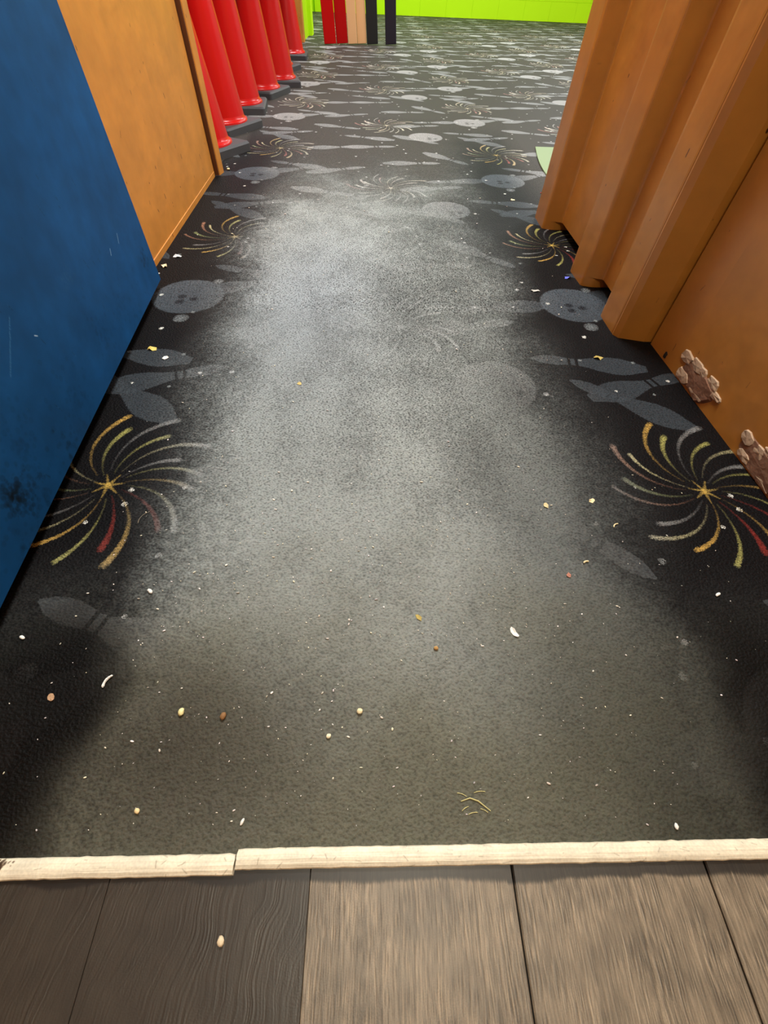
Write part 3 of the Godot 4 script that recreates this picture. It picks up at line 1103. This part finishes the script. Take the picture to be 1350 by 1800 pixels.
func grain(r: RandomNumberGenerator, a: float, b: float, h: float) -> ArrayMesh:
	# a rounded crumb, a little lumpy
	var st := SurfaceTool.new()
	st.begin(Mesh.PRIMITIVE_TRIANGLES)
	var rows := 6
	var cols := 10
	var pts: Array = []
	for i in rows + 1:
		var row: Array[Vector3] = []
		var la := -PI / 2 + PI * i / rows
		for k in cols:
			var lo := TAU * k / cols
			var q := 1.0 + (0.0 if i == 0 or i == rows else r.randf_range(-0.13, 0.13))
			row.append(Vector3(cos(la) * cos(lo) * a * q, h + sin(la) * h * q, cos(la) * sin(lo) * b * q))
		pts.append(row)
	for i in rows:
		for k in cols:
			var j := (k + 1) % cols
			var a0: Vector3 = pts[i][k]
			var a1: Vector3 = pts[i][j]
			var b0: Vector3 = pts[i + 1][k]
			var b1: Vector3 = pts[i + 1][j]
			var out := (a0 + a1 + b0 + b1) / 4.0 - Vector3(0, h, 0)
			if i > 0: tri(st, a0, a1, b1, out)
			if i < rows - 1: tri(st, a0, b1, b0, out)
	return done(st, true)

func curl(r: RandomNumberGenerator, long: float, rad: float, bend: float) -> ArrayMesh:
	var st := SurfaceTool.new()
	st.begin(Mesh.PRIMITIVE_TRIANGLES)
	var pts := PackedVector3Array()
	var rr := PackedFloat32Array()
	var p := Vector3.ZERO
	var a := -bend / 2
	var n := 12
	for k in n + 1:
		pts.append(p + Vector3(0, rad + 0.0006, 0))
		rr.append(rad * (0.35 if k == 0 or k == n else r.randf_range(0.75, 1.1)))
		a += bend / n
		p += Vector3(cos(a), 0, sin(a)) * long / n
	for k in n + 1: pts[k] -= p / 2.0
	tube(st, pts, rr, 6)
	return done(st)

func build_debris() -> void:
	var r := RandomNumberGenerator.new()
	r.seed = 17
	var white := rgb8(236, 236, 226)
	var cream := rgb8(236, 220, 170)
	var straw := rgb8(196, 190, 130)
	# (kind, x, z, half length, half width in thousandths of a camera height, turn, colour, name, label, category)
	var list := [
		["flake", -0.906, 1.603, 22, 14, 0.1, rgb8(214, 190, 96), "wrapper_scrap", "yellow wrapper scrap on the carpet below the middle of the blue door", "scrap"],
		["flake", -0.836, 1.540, 17, 10, 0.9, white, "paper_scrap", "torn white paper scrap just beside the yellow scrap near the blue door", "scrap"],
		["flake", -1.054, 2.491, 22, 17, 0.2, rgb8(200, 206, 206), "paper_scrap", "pale grey paper scrap by the foot of the left orange wall", "scrap"],
		["flake", -1.088, 2.370, 17, 20, 0.5, rgb8(240, 216, 176), "plaster_chip", "cream chip lying at the bottom corner of the blue door", "chip"],
		["flake", 1.035, 2.350, 24, 13, 0.3, rgb8(96, 104, 206), "foil_scrap", "small blue scrap beside the middle rib of the right panel", "scrap"],
		["flake", 0.821, 2.192, 26, 14, 0.0, rgb8(190, 190, 180), "lint", "fuzzy white lint beside a grey ball print on the right", "lint"],
		["flake", 0.957, 1.600, 22, 14, 0.0, rgb8(180, 160, 84), "wrapper_scrap", "olive yellow scrap on the carpet near the right wall corner", "scrap"],
		["flake", 0.682, 0.818, 12, 9, 0.6, cream, "paper_scrap", "crumpled cream scrap left of the large burst print on the right", "scrap"],
		["curl", 0.596, 0.596, 9, 2.6, 0.4, cream, "splinter", "short straight cream sliver in front of the right burst print", "sliver"],
		["grain", 0.920, 0.500, 9, 4, 0.5, white, "rice_grain", "white rice shaped grain on the black carpet edge at the right", "crumb"],
		["grain", -0.405, 0.219, 6.5, 8.5, 0.1, rgb8(240, 234, 168), "popcorn_crumb", "pale yellow kernel, largest of the crumbs on the dark grime", "crumb"],
		["grain", -0.022, 0.218, 7, 6, 0.1, rgb8(240, 228, 180), "popcorn_crumb", "pale kernel on the middle of the carpet near the threshold", "crumb"],
		["grain", -0.086, 0.170, 5.5, 5, 0.1, rgb8(244, 238, 200), "popcorn_crumb", "small round cream crumb just nearer the threshold than the middle kernel", "crumb"],
		["grain", -0.314, 0.210, 6.5, 8, -0.3, rgb8(142, 104, 62), "bread_crumb", "tan brown crumb to the right of the pale yellow kernel", "crumb"],
		["grain", -0.440, 0.045, 5.5, 4.5, -0.5, rgb8(238, 216, 160), "popcorn_crumb", "cream kernel close to the left part of the threshold strip", "crumb"],
		["flake", -0.695, 0.250, 11, 6, -0.9, rgb8(176, 140, 104), "cardboard_scrap", "torn brown cardboard scrap at the dark left edge", "scrap"],
		["curl", -0.583, 0.283, 16, 3.0, 1.2, white, "paper_curl", "bent white paper curl on the left of the grimy carpet", "scrap"],
		["flake", 0.121, 0.435, 11, 7, -0.5, rgb8(180, 160, 84), "leaf_scrap", "dull yellow leaf scrap on the worn middle of the carpet", "scrap"],
		["flake", 0.355, 0.395, 7, 15, 0.4, white, "paper_scrap", "broken white flake, upright and thin, right of the yellow leaf scrap", "scrap"],
		["grain", 0.157, 0.357, 6, 5, 0.0, rgb8(186, 146, 86), "bread_crumb", "orange brown crumb just below the yellow leaf scrap", "crumb"],
		["grain", -0.244, -0.134, 6, 7, 0.2, rgb8(226, 208, 170), "popcorn_crumb", "single cream crumb lying on the vinyl planks", "crumb"],
		["flake", 0.535, 0.556, 6, 9, 0.0, rgb8(176, 122, 100), "bread_crumb", "reddish crumb beside the cream sliver on the right", "crumb"],
		["grain", -0.239, 0.026, 3, 6, -0.4, white, "rice_grain", "white grain just above the joint of the threshold strip", "crumb"],
		["grain", 0.591, 0.010, 4, 5.5, -0.2, white, "rice_grain", "white grain near the right part of the threshold strip", "crumb"],
		["flake", 0.977, 3.550, 22, 13, 0.1, rgb8(226, 214, 168), "paper_scrap", "cream scrap on the carpet before the far end of the ribbed panel", "scrap"],
		["flake", 0.532, 0.798, 9, 12, 0.3, rgb8(214, 200, 150), "lint", "crumbly straw coloured lint in the worn middle, right of centre", "lint"],
		["grain", -0.563, 0.505, 9, 4.5, -0.7, white, "rice_grain", "white grain in front of the left burst print", "crumb"],
		["grain", -0.822, 0.384, 8, 4, -0.5, white, "rice_grain", "white grain on the faded pin print at the left edge", "crumb"],
		["flake", -0.281, 1.386, 9, 8, 0.3, rgb8(206, 182, 110), "wrapper_scrap", "tiny yellow scrap on the bluish worn carpet left of centre", "scrap"],
		["flake", 1.225, 3.72, 12, 8, 0.3, rgb8(190, 50, 36), "wrapper_scrap", "small red scrap peeping out beside the end of the ribbed panel", "scrap"],
		["grain", -1.105, 4.03, 12, 9, 0.3, rgb8(220, 200, 150), "plaster_chip", "cream chip at the foot of the left wall end strip", "chip"],
		["curl", 0.725, 0.723, 12, 2.0, 0.7, cream, "splinter", "thin cream sliver just below the crumpled cream scrap", "sliver"],
		["curl", -0.654, 0.741, 26, 0.7, 1.2, rgb8(150, 140, 120), "thread", "fine pale thread curled beside the left burst print", "thread"],
	]
	for q in list:
		var a: float = q[3] * 0.001 * S
		var b: float = q[4] * 0.001 * S
		var mesh: ArrayMesh
		if q[0] == "flake":
			mesh = flake(r, a, b, 0.0005)
		elif q[0] == "grain":
			mesh = grain(r, a, b, minf(a, b) * 0.8)
		else:
			mesh = curl(r, a * 2.0, b, 1.5)
		var y := -0.004 if q[2] < 0.0 else 0.0
		var o := mi(q[7], mesh, paint(q[6], 0.75))
		o.position = P(q[1], y, q[2])
		o.rotation.y = q[5]
		tag(o, q[8], q[9], "litter on the floor")
	# a dried sprig pressed into the carpet
	var sp := root3("dried_sprig", P(0.208, 0.0, 0.050))
	tag(sp, "dried yellowish plant sprig pressed into the carpet before the threshold", "sprig", "litter on the floor")
	var straw_m := paint(straw, 0.8)
	var st := SurfaceTool.new()
	st.begin(Mesh.PRIMITIVE_TRIANGLES)
	tube(st, PackedVector3Array([Vector3(-0.014, 0.001, -0.002), Vector3(-0.005, 0.0016, -0.0045), Vector3(0.003, 0.0016, -0.002), Vector3(0.014, 0.001, 0.006)]), PackedFloat32Array([0.0005, 0.0006, 0.0007, 0.0005]), 5)
	mi("stem", done(st), straw_m, sp)
	for q in [[-0.012, -0.007, 0.010, -0.3], [-0.010, 0.004, 0.008, 0.5], [-0.003, 0.008, 0.010, 0.2], [0.006, -0.009, 0.012, 0.1], [0.008, 0.006, 0.008, -0.4]]:
		var b := mi("leaf", curl(r, q[2], 0.0004, 0.6), straw_m, sp)
		b.position = Vector3(q[0], 0, q[1])
		b.rotation.y = q[3]
	# uncounted crumbs trodden over the whole strip
	var mm := MultiMesh.new()
	mm.transform_format = MultiMesh.TRANSFORM_3D
	mm.use_colors = true
	mm.mesh = grain(r, 0.0007, 0.0004, 0.0003)
	mm.instance_count = 1000
	for k in 1000:
		var x := r.randfn(0.02, 0.42)
		var z := absf(r.randfn(0.42, 0.42)) + 0.012
		if k > 760:
			x = r.randf_range(-0.95, 1.0)
			z = r.randf_range(0.02, 3.6)
		if k < 130:
			x = r.randfn(-0.36, 0.13)
			z = absf(r.randfn(0.5, 0.16)) + 0.012
		if absf(x) > 1.0 or (x < -0.8 and z < 2.2): x = r.randf_range(-0.6, 0.7)
		var s := clampf(exp(r.randfn(-0.1, 0.5)), 0.35, 2.2) * (1.0 + 0.35 * z)
		var bs := Basis(Vector3.UP, r.randf() * TAU).scaled(Vector3(s * r.randf_range(0.8, 1.6), s, s))
		mm.set_instance_transform(k, Transform3D(bs, P(x, 0.0006, z)))
		var g := r.randf_range(0.4, 0.95)
		mm.set_instance_color(k, Color(g, g * r.randf_range(0.9, 1.0), g * r.randf_range(0.68, 0.95)))
	var cr := MultiMeshInstance3D.new()
	cr.name = "crumbs"
	cr.multimesh = mm
	var cm := paint(Color.WHITE, 0.7)
	cm.vertex_color_use_as_albedo = true
	cr.material_override = cm
	add_child(cr)
	tag(cr, "fine white crumbs and lint strewn over the worn carpet", "crumbs", "", "stuff")
